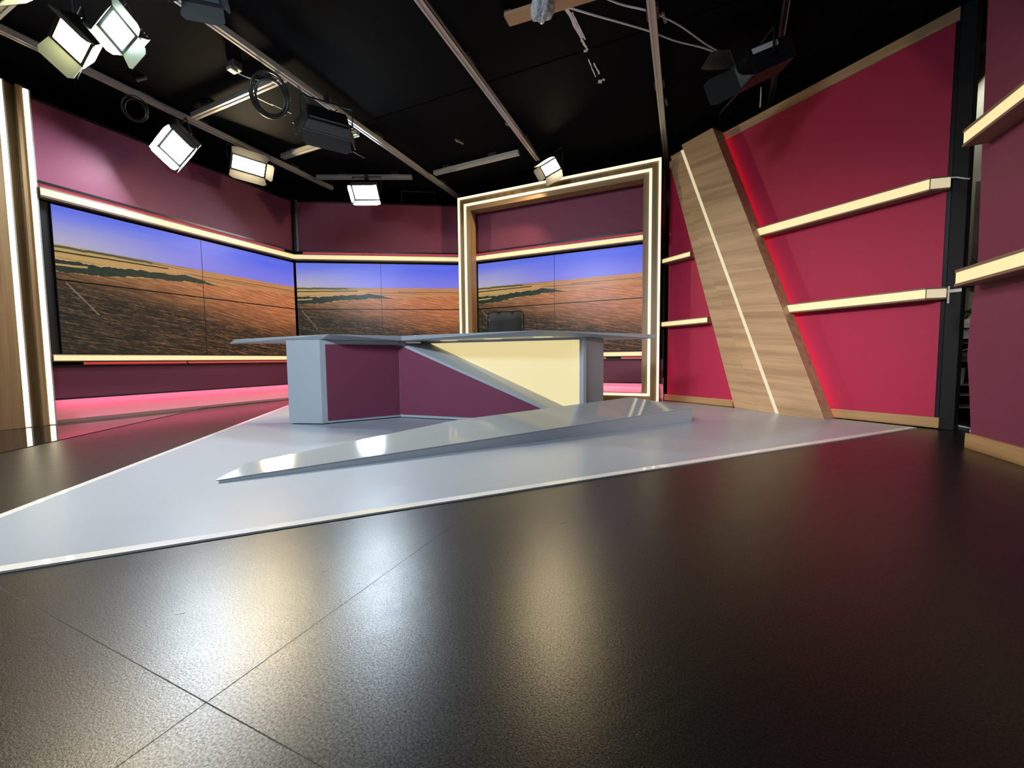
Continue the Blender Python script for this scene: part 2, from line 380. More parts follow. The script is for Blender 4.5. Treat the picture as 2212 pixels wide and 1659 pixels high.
def redline(F, segs, label):
    c = F(segs[0][0], 0, 0.56)
    t = thing('red_light_strip', c, label, 'light strip', 'red light lines under the screens')
    MB().fbox(F, segs[0][0], segs[-1][1], -0.03, -0.012, 0.553, 0.583).build('channel', M_PURPF, t)
    for a, b in segs: MB().fbox(F, a, b, -0.0115, -0.006, 0.558, 0.580).build('diffuser', M_REDLINE, t)
redline(FL, [(1.85, 2.72), (2.735, 4.10)], 'thin red light line under the left wall screens')
redline(FM, [(0.06, 1.2), (1.215, 2.42)], 'thin red light line under the corner wall screens')
redline(FB, [(-3.1, -0.99), (-0.79, -0.32)], 'thin red light line with a dark gap inside the lit frame')

# ------------------------------------------------------------------ video panels: three walls of two by two
def video(F, s0, wname, place):
    W, H = 1.228, 0.683
    for j in range(2):
        for i in range(2):
            a, z0 = s0+i*W, 0.662+j*(H+0.006)
            lab = '%s %s video panel %s' % ('upper' if j else 'lower', ('left', 'right')[i], place)
            c = F(a+W/2, -0.03, z0)
            t = thing('video_panel', c, lab, 'video screen', 'video panels ' + wname)
            MB().fbox(F, a+0.001, a+W-0.001, -0.06, -0.004, z0, z0+H).build('bezel', M_BLACKG, t)
            b = 0.0035
            q = MB(); q.quad([F(a+b, -0.0025, z0+b), F(a+W-b, -0.0025, z0+b), F(a+W-b, -0.0025, z0+H-b), F(a+b, -0.0025, z0+H-b)],
                             [(i*.5+.002, j*.5+.002), (i*.5+.498, j*.5+.002), (i*.5+.498, j*.5+.498), (i*.5+.002, j*.5+.498)])
            q.build('display', M_SCREEN, t)
video(FL, 1.708, 'on the left wall', 'of the video wall on the left set wall')
video(FM, 0.0, 'on the corner wall', 'of the video wall on the angled corner wall')
video(FB, -2.945, 'inside the lit frame', 'of the video wall inside the lit frame')
MB_side = MB().fbox(FL, 1.55, 1.70, -0.06, -0.02, 0.662, 2.04)
MB_side.build('screen_side_cover', M_BLACKG, wl)

# ------------------------------------------------------------------ left wooden pillar with two LED lines
pt = thing('light_pillar', (-5.42, 1.2, 0.004), 'wooden pillar with two vertical light lines at the left edge', 'pillar')
MB().box(-5.60, -5.31, 0.5, 1.440, 0.004, 2.98).build('panel', M_WOODV, pt, 0.003)
MB().box(-5.60, -5.36, 1.440, 1.545, 0.004, 2.98).build('groove', M_OAKSHADE, pt)
MB().box(-5.60, -5.318, 1.545, 1.588, 0.004, 2.98).build('panel', M_WOODV, pt, 0.003)
for ya in (1.440, 1.588):
    MB().box(-5.36, -5.306, ya+0.001, ya+0.030, 0.012, 2.965).build('led_line', M_LED, pt, 0.004)
    MB().box(-5.40, -5.312, ya+0.0305, ya+0.041, 0.006, 2.97).build('led_profile', M_ALU, pt)

# ------------------------------------------------------------------ lit portal frame in front of the back wall
x0, x1, zt, yf = -3.135, -0.297, 2.962, 5.215
ft = thing('portal_frame', ((x0+x1)/2, 5.32, 0.008), 'tall wooden portal frame outlined by two rings of light', 'frame')
def ring(mb, a, b, z0, z1, wd, y0, y1):
    mb.box(a, a+wd, y0, y1, z0, z1); mb.box(b-wd, b, y0, y1, z0, z1); mb.box(a+wd, b-wd, y0, y1, z1-wd, z1); mb.box(a+wd, b-wd, y0, y1, z0, z0+wd)
for a, b in ((x0, x0+0.205), (x1-0.205, x1)):
    MB().box(a, b, yf+0.004, yf+0.165, 0.008, zt).build('jamb', M_WOODV, ft, 0.002)
MB().box(x0+0.205, x1-0.205, yf+0.004, yf+0.165, zt-0.205, zt).build('head', M_WOODX, ft, 0.002)
MB().box(x0+0.205, x1-0.205, yf+0.004, yf+0.165, 0.008, 0.118).build('sill', M_WOODX, ft, 0.002)
q = MB(); q.box(x0, x0+.026, yf-0.012, yf+0.0035, .008, zt).box(x1-.026, x1, yf-0.012, yf+0.0035, .008, zt).box(x0+.026, x1-.026, yf-0.012, yf+0.0035, zt-.026, zt)
q.build('outer_led_line', M_LEDF, ft)
q = MB(); ring(q, x0+.105, x1-.105, .086, zt-.105, .030, yf-0.012, yf+0.0035); q.build('inner_led_line', M_LEDF, ft)
q = MB(); q.box(x0+.052, x0+.096, yf-0.001, yf+0.0038, .02, zt-.052).box(x1-.096, x1-.052, yf-0.001, yf+0.0038, .02, zt-.052).box(x0+.096, x1-.096, yf-0.001, yf+0.0038, zt-.096, zt-.052)
q.build('groove', M_OAKSHADE, ft)  # flush strip, the shade of a recess is in its darker oak colour

# ------------------------------------------------------------------ crimson wall, its baseboard, top trim, strips, post
wr = sgroup('wall_right', FR(-1.2, -0.03, 0), 'crimson set wall behind the leaning wooden beam')
MB().fbox(FR, -2.50, -0.022, -0.06, 0.0, 0.008, 2.955).build('panel', M_RED, wr)
MB().fbox(FR, -2.50, 0.0, -0.06, 0.012, 2.956, 3.045).build('top_trim', M_BEAM, wr, 0.002)
MB().fbox(FR, -0.021, 0.0, -0.06, -0.004, 0.009, 2.955).build('edge_strip', M_PURPF, wr)
struct(MB().fbox(FR, -2.53, -1.60, 0.001, 0.022, 0.008, 0.088).build('baseboard_left', M_BASE, None, 0.002), 'wooden baseboard left of the beam')
struct(MB().fbox(FR, -0.98, 0.008, 0.001, 0.022, 0.008, 0.088).build('baseboard_right', M_BASE, None, 0.002), 'wooden baseboard right of the beam')
pp = tag(MB().fbox(FR, 0.002, 0.082, -0.10, -0.002, 0.0, 3.05).build('black_post', M_BLACK, None, 0.003), 'black square post at the right end of the crimson wall', 'post')
def wall_strip(s0, s1, z0, z1, lab, ret=False):
    c = FR((s0+s1)/2, 0.06, z0)
    t = thing('light_shelf', c, lab, 'light strip', 'light shelves on the crimson wall')
    ln = [(s0, 0.001), (s1, 0.001), (s1, 0.115), (s0, 0.115)]
    MB().hexa([FR(*p, z0) for p in ln], [FR(*p, z1) for p in ln]).build('shelf', M_EDGE, t, 0.002)
    MB().fbox(FR, s0, s1, 0.1155, 0.120, z0+0.013, z1-0.013).build('diffuser', M_STRIP, t)
    if ret:
        a, b = (s1+0.002, 0.118), (s1+0.085, 0.028)
        q = [a, b, (b[0], 0.002), (a[0], 0.002)]
        MB().hexa([FR(*p, z0) for p in q], [FR(*p, z1) for p in q]).build('end_return', M_EDGE, t, 0.002)
        d = Vector((b[0]-a[0], b[1]-a[1])).normalized(); nn = (-d.y*0.004, d.x*0.004)
        q = [(a[0]+.003, a[1]-.003+.002), (b[0], b[1]+.002), (b[0]+nn[0]*-1, b[1]-nn[1]+.006), (a[0]+.006, a[1]+.006)]
        q = [(a[0]+d.x*.006-d.y*-.001, a[1]+d.y*.006+d.x*-.0), (b[0], b[1]), (b[0]+.003, b[1]+.003), (a[0]+d.x*.006+.003, a[1]+d.y*.006+.003)]
        MB().hexa([FR(*p, z0+.013) for p in q], [FR(*p, z1-.013) for p in q]).build('end_diffuser', M_LEDB, t)
wall_strip(-1.34, -0.085, 1.772, 1.868, 'upper light shelf on the crimson wall, right of the wooden beam', True)
wall_strip(-1.04, -0.075, 0.975, 1.064, 'lower light shelf on the crimson wall, right of the wooden beam', True)
wall_strip(-2.50, -2.10, 1.755, 1.825, 'short upper light shelf between the lit frame and the wooden beam')
wall_strip(-2.50, -1.86, 0.955, 1.030, 'short lower light shelf between the lit frame and the wooden beam')
# tape on the post beside the lower shelf, wire at the upper one
tp = thing('masking_tape', FR(0.03, 0.0, 1.02), 'pale masking tape crossed on the black post', 'tape')
MB().fbox(FR, 0.010, 0.082, -0.0018, -0.0002, 1.022, 1.045).build('strip', M_PAPER, tp)
MB().fbox(FR, 0.012, 0.022, -0.0001, 0.0012, 0.945, 1.070).build('strip', M_PAPER, tp)
tag(MB().tube([FR(0.0, 0.03, 1.852), FR(0.03, 0.02, 1.845), FR(0.07, 0.012, 1.822), FR(0.09, 0.0, 1.815)], 0.005).build('wire_end', M_WHITE), 'short pale wire from the upper light shelf across the black post', 'wire')

# ------------------------------------------------------------------ leaning wooden beam
bt = thing('leaning_beam', FR(-1.1, 0.1, 0.008), 'leaning wooden beam with a light line down its face', 'beam')
TOP, BOT = 3.05, 0.008
def slab(name, b0, b1, t0, t1, o0, o1, mat, top=TOP, bev=0.002):
    b = [FR(b0, o0, BOT), FR(b1, o0, BOT), FR(b1, o1, BOT), FR(b0, o1, BOT)]
    t = [FR(t0, o0, top), FR(t1, o0, top), FR(t1, o1, top), FR(t0, o1, top)]
    return MB().hexa(b, t).build(name, mat, bt, bev)
slab('back_board', -1.52, -1.20, -2.42, -2.14, 0.03, 0.105, M_BEAM, 2.97)
slab('middle_board', -1.245, -1.085, -2.375, -2.228, 0.106, 0.150, M_BEAM, 3.02)
slab('light_line', -1.083, -1.006, -2.226, -2.150, 0.107, 0.152, M_LEDB, 3.02)
slab('front_board', -1.004, -0.635, -2.148, -1.760, 0.060, 0.235, M_BEAM, 3.03)
slab('red_led', -0.725, -0.675, -1.850, -1.800, 0.046, 0.0585, M_REDSOFT, 3.0, 0)
slab('red_led', -1.50, -1.455, -2.40, -2.355, 0.022, 0.029, M_REDSOFT, 2.9, 0)

# ------------------------------------------------------------------ near plum wall at the right edge
e = [(3.345, 3.04), (3.34, 2.62), (3.315, 1.78), (3.29, 1.1), (3.33, 0.75), (3.335, 0.55), (3.29, 0.30), (3.26, 0.09)]
wn = sgroup('wall_near', (1.62, 2.2, 0), 'near plum set wall at the right edge of the room')
ringp = [(1.5, 0.09)] + [(1.5, 3.04)] + e
MB().hexa([(1.58, y, z) for y, z in ringp], [(1.66, y, z) for y, z in ringp]).build('panel', M_PURP, wn)
struct(MB().box(1.558, 1.66, 1.5, 3.268, 0.0, 0.089).build('baseboard_near', M_BASEY, None, 0.002), 'wooden baseboard of the near plum wall')
for z0, z1, lab in ((1.775, 1.872, 'upper light shelf on the near plum wall at the right edge'), (0.968, 1.066, 'lower light shelf on the near plum wall at the right edge')):
    t = thing('light_shelf', (1.52, 2.4, z0), lab, 'light strip', 'light shelves on the near plum wall')
    MB().box(1.469, 1.579, 1.6, 3.262, z0, z0+0.016).build('lower_board', M_EDGE, t, 0.001)
    MB().box(1.469, 1.579, 1.6, 3.262, z1-0.016, z1).build('upper_board', M_EDGE, t, 0.001)
    MB().box(1.472, 1.579, 1.6, 3.256, z0+0.017, z1-0.017).build('diffuser', M_STRIP, t)

# ------------------------------------------------------------------ grey platform with polished trim
A0, A1, A2 = (-1.954, 0.086), (1.64, 4.005), (-4.95, 3.812)
def unit(a, b): d = Vector((b[0]-a[0], b[1]-a[1])); d.normalize(); return d
df, db = unit(A0, A1), unit(A0, A2)
st = thing('stage_platform', (-1.7, 3.0, 0.0), 'low grey stage platform with polished edge trim under the desk', 'platform')
tw = 0.040
nf, nb = Vector((-df.y, df.x)), Vector((db.y, -db.x))
def isect(p, d, q, e):
    k = ((q[0]-p[0])*e.y-(q[1]-p[1])*e.x)/(d.x*e.y-d.y*e.x); return (p[0]+d.x*k, p[1]+d.y*k)
I0 = isect((A0[0]+nf.x*tw, A0[1]+nf.y*tw), df, (A0[0]+nb.x*tw, A0[1]+nb.y*tw), db)
I1 = (A1[0]+nf.x*tw-df.x*0.0, A1[1]+nf.y*tw); I2 = (A2[0]+nb.x*tw, A2[1]+nb.y*tw)
deck = [I0, I1, (0.0, 5.32), (-0.22, 5.43), (-3.12, 5.42), (-5.1, 4.27), I2]
MB().prism(deck, 0.0, 0.008).build('deck', M_PLAT, st)
lo = lambda p, z: (p[0], p[1], z)
def lerp2(a, b, k): return (a[0]+(b[0]-a[0])*k, a[1]+(b[1]-a[1])*k)
for P0, P1, Q0, Q1 in ((A0, A1, I0, I1), (A0, A2, I0, I2)):
    MB().hexa([lo(P0, 0.0005), lo(P1, 0.0005), lo(Q1, 0.0005), lo(Q0, 0.0005)],
              [lo(P0, 0.0066), lo(P1, 0.0066), lo(Q1, 0.0078), lo(Q0, 0.0078)]).build('edge_trim', M_TRIM, st)

# ------------------------------------------------------------------ sloping glossy ramp in front of the desk
def rz(x, y): return 0.024 - 0.175*(x+1.96) + 0.1738*(y-1.08)
rp = [(-1.960, 1.083), (0.068, 3.742), (-0.440, 3.690), (-1.445, 2.315), (-1.995, 1.245)]
rm = thing('ramp', (-1.0, 2.4, 0.008), 'glossy grey wedge ramp lying on the platform before the desk', 'ramp')
top = [(x, y, rz(x, y)) for x, y in rp]; bot = [(x, y, 0.009) for x, y in rp]
th = 0.006
MB().hexa([(x, y, z-th) for x, y, z in top], top).build('top_board', M_RAMP, rm, 0.0015)
ins = []
cx, cy = sum(p[0] for p in rp)/5, sum(p[1] for p in rp)/5
body = [(x+(cx-x)*0.006, y+(cy-y)*0.006) for x, y in rp]
MB().hexa([(x, y, 0.009) for x, y in body], [(x, y, rz(x, y)-th-0.0005) for x, y in body]).build('side_boards', M_GREYD, rm)

# ------------------------------------------------------------------ news desk
dk = thing('news_desk', (-2.0, 3.2, 0.008), 'angular grey news desk with plum panels and a backlit cream panel', 'desk')
DB = [(-4.231, 2.530), (-2.932, 2.509), (-2.440, 2.997), (-1.093, 3.058), (-0.279, 4.069), (-0.62, 4.12), (-1.35, 3.72), (-2.75, 3.66), (-3.35, 3.05)]
DT = [(-4.130, 2.520), (-2.770, 2.465), (-2.430, 2.975), (-1.051, 2.985), (-0.254, 4.150), (-0.62, 4.12), (-1.35, 3.72), (-2.75, 3.66), (-3.35, 3.05)]
MB().hexa([(*p, 0.750) for p in DB], [(*p, 0.792) for p in DT]).build('desktop', M_GREYD, dk, 0.001)
L0, L1, BD = (-3.222, 2.401), (-2.915, 2.487), (-2.542, 3.072)
zb, zt2 = 0.016, 0.748
MB().prism([L0, L1, (BD[0], BD[1]), (-2.62, 3.30), (-3.28, 2.62)], zb, zt2).build('left_column', M_GREY, dk, 0.002)
MB().prism([(L0[0]+.02, L0[1]+.02), (L1[0]-.01, L1[1]+.02), (BD[0]-.02, BD[1]+.01), (-2.62, 3.28), (-3.25, 2.60)], 0.0085, zb-0.0005).build('plinth', M_BLACK, dk)
# plum panel on the first face, framed by grey margins
d1 = unit(L1, BD); n1 = Vector((d1.y, -d1.x))
def f1(t, off): return (L1[0]+d1.x*t+n1.x*off, L1[1]+d1.y*t+n1.y*off)
ln = (Vector(BD)-Vector(L1)).length
r4 = [f1(0.045, 0.0005), f1(ln-0.004, 0.0005), f1(ln-0.004, 0.004), f1(0.045, 0.004)]
MB().prism(r4, zb+0.022, zt2-0.036).build('plum_panel', M_PURP, dk)
# wedge: plum triangle in front, cream-lit slope on top, backlit panel behind
F2a, F2b = Vector((-2.540, 3.072)), Vector((-0.790, 3.148))
Ya, Yb = Vector((-2.400, 3.330)), Vector((-0.815, 3.480))
def on(a, b, t): return a+(b-a)*t
dF = (F2b-F2a).normalized()
def hyp(x): return 0.728 - 0.4005*(x+2.505)      # height of the sloping edge on the front face
xe = -2.505 + 0.712/0.4005
def fp(x, off=0.0):
    t = (x-F2a.x)/(F2b.x-F2a.x); p = on(F2a, F2b, t); return (p.x + dF.y*off, p.y - dF.x*off)
xe = -0.93
tri_f = [(*fp(-2.540), zb), (*fp(xe), zb), (*fp(xe), hyp(xe)), (*fp(-2.505), 0.728), (*fp(-2.540), 0.728)]
tri_b = [(-2.50, 3.325, zb), (-0.90, 3.466, zb), (-0.90, 3.466, 0.088), (-2.36, 3.330, 0.735), (-2.50, 3.325, 0.735)]
MB().hexa(tri_f, tri_b).build('wedge', M_GREY, dk)
pan = [(*fp(-2.536, .0008), zb+.024), (*fp(xe-0.004, .0008), zb+.024), (*fp(xe-0.004, .0008), hyp(xe)-.022), (*fp(-2.515, .0008), 0.706), (*fp(-2.536, .0008), 0.706)]
MB().plate(pan, (dF.y, -dF.x, 0), 0.003).build('plum_panel', M_PURP, dk)
MB().prism([(Ya.x+0.0, Ya.y), (Yb.x, Yb.y), (Yb.x-0.01, Yb.y+0.03), (Ya.x-0.01, Ya.y+0.03)], zb, 0.731).build('backlit_panel', M_YELLOW, dk)
MB().prism([(-2.44, 3.290), (-0.80, 3.445), (-0.82, 3.50), (-2.46, 3.36)], 0.7315, 0.749).build('fascia', M_GREYD, dk)
for x, y in ((-2.06, 3.22), (-1.58, 3.185), (-1.10, 3.165)):
    MB().prism([(x-.075, y-.04), (x+.075, y-.03), (x+.075, y+.035), (x-.075, y+.025)], 0.7455, 0.7498).build('downlight', M_LEDB, dk)
MB().prism([(-0.812, 3.470), (-0.694, 3.705), (-1.02, 3.98), (-1.30, 3.52)], zb-0.007, zt2).build('right_column', M_GREY, dk, 0.002)
MB().prism([(-0.822, 3.448), (-0.800, 3.470), (-0.822, 3.482), (-0.840, 3.460)], zb, zt2-0.001).build('corner_trim', M_GREY, dk)
MB().prism([(-2.45, 3.40), (-0.95, 3.54), (-1.30, 3.70), (-2.70, 3.62)], 0.0085, 0.02).build('foot_board', M_GREYD, dk)

# ------------------------------------------------------------------ presenter chair behind the desk
cx, cy = -2.02, 4.42
ch = thing('office_chair', (cx, cy, 0.008), 'black mesh-backed office chair behind the news desk', 'chair')
yv = Vector((0.40, -0.916)); xv = Vector((0.916, 0.40))
def cp(a, b, z): return (cx+xv.x*a+yv.x*b, cy+xv.y*a+yv.y*b, z)
zs = (0.62, 0.75, 0.9, 1.05, 1.165)
q = MB(); cols = []
for z in zs:
    k = (z-0.62)/0.545; hw = 0.245-0.015*k; off = -0.17-0.11*k
    cols.append([cp(-hw+0.03, off, z), cp(-hw*0.4, off-0.03, z+0.004), cp(hw*0.4, off-0.03, z+0.01), cp(hw-0.03, off, z+0.012)])
for i in range(len(zs)-1):
    for j in range(3): q.quad([cols[i][j], cols[i][j+1], cols[i+1][j+1], cols[i+1][j]])
bmesh.ops.remove_doubles(q.bm, verts=q.bm.verts, dist=0.0005)
bk = q.build('backrest', M_FABRIC, ch, smooth=True)
sol = bk.modifiers.new('solid', 'SOLIDIFY'); sol.thickness = 0.012
bf = MB().tube([cp(-0.235, -0.17, 0.62), cp(-0.228, -0.28, 1.15), cp(-0.20, -0.285, 1.172), cp(0.0, -0.315, 1.182), cp(0.20, -0.285, 1.184), cp(0.228, -0.28, 1.16), cp(0.235, -0.17, 0.62)], 0.009, 8, True).build('back_frame', M_BLACK, ch, smooth=True)
q = MB(); q.hexa([cp(-.23, -.2, .44), cp(.23, -.2, .44), cp(.24, .24, .44), cp(-.24, .24, .44)], [cp(-.23, -.2, .52), cp(.23, -.2, .52), cp(.24, .24, .51), cp(-.24, .24, .51)]); q.build('seat', M_FABRIC, ch, 0.02)
MB().tube([cp(0, -0.24, 0.66), cp(0, -0.2, 0.45), cp(0, -0.05, 0.42)], 0.02).build('back_bracket', M_BLACKG, ch)
MB().cyl(cp(0, 0, 0.13), 0.03, 0.31).build('gas_column', M_BLACKG, ch)
for s in (-1, 1):
    MB().tube([cp(s*.26, -.12, .46), cp(s*.29, -.12, .66), cp(s*.29, .1, .67)], 0.015).build('armrest', M_BLACKG, ch)
for k in range(5):
    a = k*2*math.pi/5
    lg = MB().tube([cp(0, 0, .13), cp(.30*math.cos(a), .30*math.sin(a), .09)], [0.025, 0.016]).build('leg', M_BLACKG, ch)
    c2 = cp(.30*math.cos(a), .30*math.sin(a), 0.034); cc = Vector(c2)
    MB().tube([cc+Vector((-.02, 0, 0)), cc+Vector((.02, 0, 0))], 0.026, 14).build('caster', M_BLACKG, lg)

# ------------------------------------------------------------------ ceiling rails
def rail(p0, p1, label, group, z=3.135, h=0.05, wd=0.058, hang=(), name='lighting_rail'):
    a, b = Vector((*p0, 0)), Vector((*p1, 0)); d = (b-a).normalized(); n = Vector((-d.y, d.x, 0))
    t = thing(name, ((a.x+b.x)/2, (a.y+b.y)/2, z), label, 'lighting rail', group)
    prof = [(-.5, 0), (-.18, 0), (-.14, .18), (.14, .18), (.18, 0), (.5, 0), (.5, .36), (.36, .42), (.36, .58), (.5, .64), (.5, 1), (-.5, 1), (-.5, .64), (-.36, .58), (-.36, .42), (-.5, .36)]
    e = lambda P: [tuple(P + n*(u*wd) + Vector((0, 0, z+v*h))) for u, v in prof]
    MB().hexa(e(a), e(b)).build('profile', M_ALU, t)
    for k in hang:
        c = a+(b-a)*k
        q = MB(); q.hexa([tuple(c+d*x+n*y+Vector((0, 0, z+h+.0005))) for x, y in ((-.06, -.045), (.06, -.045), (.06, .045), (-.06, .045))],
                         [tuple(c+d*x+n*y+Vector((0, 0, 3.2195))) for x, y in ((-.06, -.045), (.06, -.045), (.06, .045), (-.06, .045))]); q.build('hanger', M_BLACKG, t)
    return t
GR = 'long ceiling rails'
rail((-4.90, 1.30), (-4.90, 4.52), 'leftmost long aluminium ceiling rail, above the left wall', GR, hang=(.3, .45, .8))
rail((-3.355, 0.6), (-3.355, 5.9), 'long aluminium ceiling rail with the coiled cable, second from left', GR, hang=(.2, .6, .85))
rail((-1.79, 0.9), (-1.79, 5.0), 'long aluminium ceiling rail second from right, ending above the lit frame', GR, hang=(.3, .56, .9))
rail((-0.268, 1.2), (-0.268, 6.0), 'rightmost long aluminium ceiling rail, above the leaning beam', GR, hang=(.45, .63, .86))
GC = 'short ceiling crossbars'
rail((-4.80, 2.635), (-3.40, 2.635), 'short aluminium crossbar running under the coiled cable', GC, hang=(.2, .8), name='crossbar')
rail((-4.72, 3.585), (-3.46, 3.585), 'short aluminium crossbar right of the warm wall lamp', GC, hang=(.15, .85), name='crossbar')
rail((-4.80, 4.165), (-3.59, 4.73), 'short angled crossbar above the cool lamp on the corner wall', GC, hang=(.28, .82), name='crossbar')
rail((-3.235, 4.765), (-1.955, 4.75), 'short crossbar between the two middle rails, left of the frame lamp', GC, hang=(.17, .72), name='crossbar')
rail((-4.87, 1.30), (-3.40, 1.30), 'short crossbar carrying the lamps in the top left corner', GC, hang=(.3, .8), name='crossbar')

# ------------------------------------------------------------------ studio lamps
def lamp(loc, aim, label, mat, w=0.36, h=0.20, depth=0.10, roll=0.0, doors=(35, 35, 35, 35), leaf=0.20, rail_z=3.13, barn=M_BARN, group='studio panel lamps', stem=True, sticker=False):
    """local frame: light leaves along -Z, Y up, X sideways; doors = opening angles top, bottom, left, right (None = absent)"""
    d = (Vector(aim)-Vector(loc)).normalized()
    qt = d.to_track_quat('-Z', 'Y') @ Euler((0, 0, R(roll))).to_quaternion()
    t = thing('studio_lamp', loc, label, 'studio light', group, qt.to_euler())
    W, H = w/2+.022, h/2+.022
    q = MB(); q.hexa([(-W, -H, 0.004), (W, -H, 0.004), (W, H, 0.004), (-W, H, 0.004)], [(-W*.86, -H*.84, depth), (W*.86, -H*.84, depth), (W*.86, H*.84, depth), (-W*.86, H*.84, depth)])
    hs = q.build('housing', M_BLACKG, t, 0.006, local=True)
    q = MB()
    for k in range(7):
        y = -H*.66+k*H*.22; q.box(-W*.78, W*.78, y-.004, y+.004, depth+.001, depth+.022)
    q.build('cooling_fins', M_BLACKG, t, local=True)
    q = MB(); q.box(-W, W, -H, -h/2, -.012, .0035).box(-W, W, h/2, H, -.012, .0035).box(-W, -w/2, -h/2, h/2, -.012, .0035).box(w/2, W, -h/2, h/2, -.012, .0035)
    q.build('front_frame', M_BLACKG, t, local=True)
    MB().box(-w/2+.002, w/2-.002, -h/2+.002, h/2-.002, -.006, .003).build('diffuser', mat, t, local=True)
    for k, a in enumerate(doors):
        if a is None: continue
        a = R(a); vert = k < 2; half = (W if vert else H)-.006; sg = 1 if k in (0, 3) else -1; base = H if vert else W
        L = leaf*(0.95 if vert else 0.85)
        o_, dz = math.sin(a)*L, math.cos(a)*L
        inner, outer = base-.004, base-.004+o_
        def pt(u, v, z): return (u, sg*v, z) if vert else (sg*v, u, z)
        p = [pt(-half, inner, -.014), pt(half, inner, -.014), pt(half*1.08, inner+o_*.78, -.014-dz*.78), pt(half*.86, outer, -.014-dz), pt(-half*.86, outer, -.014-dz), pt(-half*1.08, inner+o_*.78, -.014-dz*.78)]
        nrm = pt(0, math.cos(a), math.sin(a)); nrm = Vector(nrm)
        MB().plate(p, nrm, 0.0025).build('barn_door', barn, t, local=True)
    if sticker: MB().box(-W*1.0, -W*.88, H*.40, H*.78, .03, .24).build('sticker', M_WHITE, t, local=True)
    # yoke and stem rise straight up in the world, so they are placed through the inverse rotation
    inv = qt.to_matrix().inverted()
    upl = inv @ Vector((0, 0, 1)); c = Vector((0, 0, depth*.5))
    s1, s2 = c+Vector((-W-.018, 0, 0)), c+Vector((W+.018, 0, 0))
    back = Vector((0, 0, 1)); lift = (upl - Vector((upl.x, 0, 0)))
    lift = lift.normalized()*(H+.07) if lift.length > .2 else Vector((0, H+.07, 0))
    q = MB().tube([s1+Vector((.02, 0, 0)), s1, s1+lift, s2+lift, s2, s2-Vector((.02, 0, 0))], 0.008, 8); q.build('yoke', M_BLACKG, t, local=True)
    if stem:
        mid = c+lift; topw = rail_z-loc[2]; mw = (qt.to_matrix() @ mid).z
        if topw-mw > 0.02:
            q = MB().tube([mid, mid+upl*(topw-mw-.002)], 0.012, 10); q.build('stem', M_BLACKG, t, local=True)
            e2 = mid+upl*(topw-mw-.07); q = MB().tube([e2, e2+upl*.05], 0.03, 10); q.build('clamp', M_BLACKG, t, local=True)
    return t
def toward(p, d): return (p[0]+d[0], p[1]+d[1], p[2]+d[2])
for p, d, lab, mat, kw in (
    ((-4.84, 2.50, 2.80), (0.34, -0.94, -0.78), 'cool white panel lamp hanging under the leftmost rail, near the left wall', M_COOL, dict(w=.31, h=.20, roll=-30, doors=(4, 20, 10, 2), leaf=.13)),
    ((-4.86, 3.24, 2.93), (0.947, -0.32, -0.75), 'warm panel lamp on the leftmost rail above the left wall screens', M_WARM, dict(w=.33, h=.145, doors=(72, 56, 50, None), leaf=.10)),
    ((-4.04, 4.30, 2.875), (0.40, -0.916, -0.85), 'cool white panel lamp under the angled crossbar above the corner wall', M_COOL, dict(w=.32, h=.18, doors=(5, 16, 10, 10), leaf=.11)),
    ((-1.615, 5.00, 3.02), (-0.50, -0.865, -0.95), 'warm panel lamp above the top left of the lit frame', M_WARM, dict(w=.27, h=.125, doors=(22, 52, None, 60), leaf=.115)),
    ((-3.74, 1.36, 2.70), (0.22, -0.85, -0.8), 'warm panel lamp with open barn doors in the top left corner', M_WARMB, dict(w=.19, h=.16, roll=-26, doors=(None, 25, 30, 66), leaf=.15, barn=M_BARNL)),
    ((-3.375, 1.45, 2.70), (0.40, -1.0, -0.55), 'cool white panel lamp right of the warm one in the top left corner', M_COOLB, dict(w=.14, h=.145, roll=-30, doors=(-30, 66, 58, 4), leaf=.115, barn=M_BARNL)),
    ((-3.50, 1.08, 2.79), (0.3, -0.9, -0.45), 'warm lamp cut by the top left corner of the photo', M_WARMB, dict(w=.16, h=.13, doors=(None, 35, 40, 62), leaf=.16, barn=M_BARNL)),
    ((-3.25, 2.96, 2.86), (-0.82, 0.57, -0.5), 'unlit black panel lamp seen from behind, beside the coiled cable', M_OFF, dict(w=.38, h=.18, doors=(40, 30, 35, 35), leaf=.13)),
    ((0.40, 3.84, 2.88), (-1.0, -0.42, -0.42), 'unlit black spotlight with a big barn door, above the crimson wall', M_OFF, dict(w=.17, h=.17, depth=.34, doors=(20, 25, 30, 12), leaf=.27, sticker=True)),
    ((-2.90, 1.66, 2.98), (0.5, -0.6, -0.9), 'unlit lamp cut by the top edge of the photo', M_OFF, dict(w=.2, h=.15, doors=(40, 40, 35, 35), leaf=.12))):
    lamp(p, toward(p, d), lab, mat, **kw)

# ------------------------------------------------------------------ cables and small things on the ceiling
def coil(c, r, n, label, nrm, tw=0.006, sq=1.0, up=(0, 0, 1)):
    nrm = Vector(nrm).normalized(); a = Vector(up).cross(nrm).normalized(); b = nrm.cross(a)
    pts = []
    K = 28*n
    for k in range(K):
        th = k*2*math.pi/28; rr = r*(1+0.15*math.sin(th*0.37+1)+0.07*math.sin(th*1.3)); 
        pts.append(Vector(c)+a*math.cos(th)*rr*sq+b*math.sin(th)*rr*1.12+nrm*(0.05*math.sin(th*0.21)+0.012*math.sin(th*0.5)))
    return tag(MB().tube(pts, tw, 6).build('cable_coil', M_BLACKG, smooth=True), label, 'cable coil')
coil((-3.47, 2.54, 2.955), 0.135, 5, 'big black coiled cable hanging from the ceiling rail', (0.7, -0.55, -0.4), 0.0085)
coil((-4.93, 2.20, 3.025), 0.085, 3, 'small black coiled cable under the leftmost rail, beside the cool wall lamp', (0.8, -0.4, -0.4), 0.005)
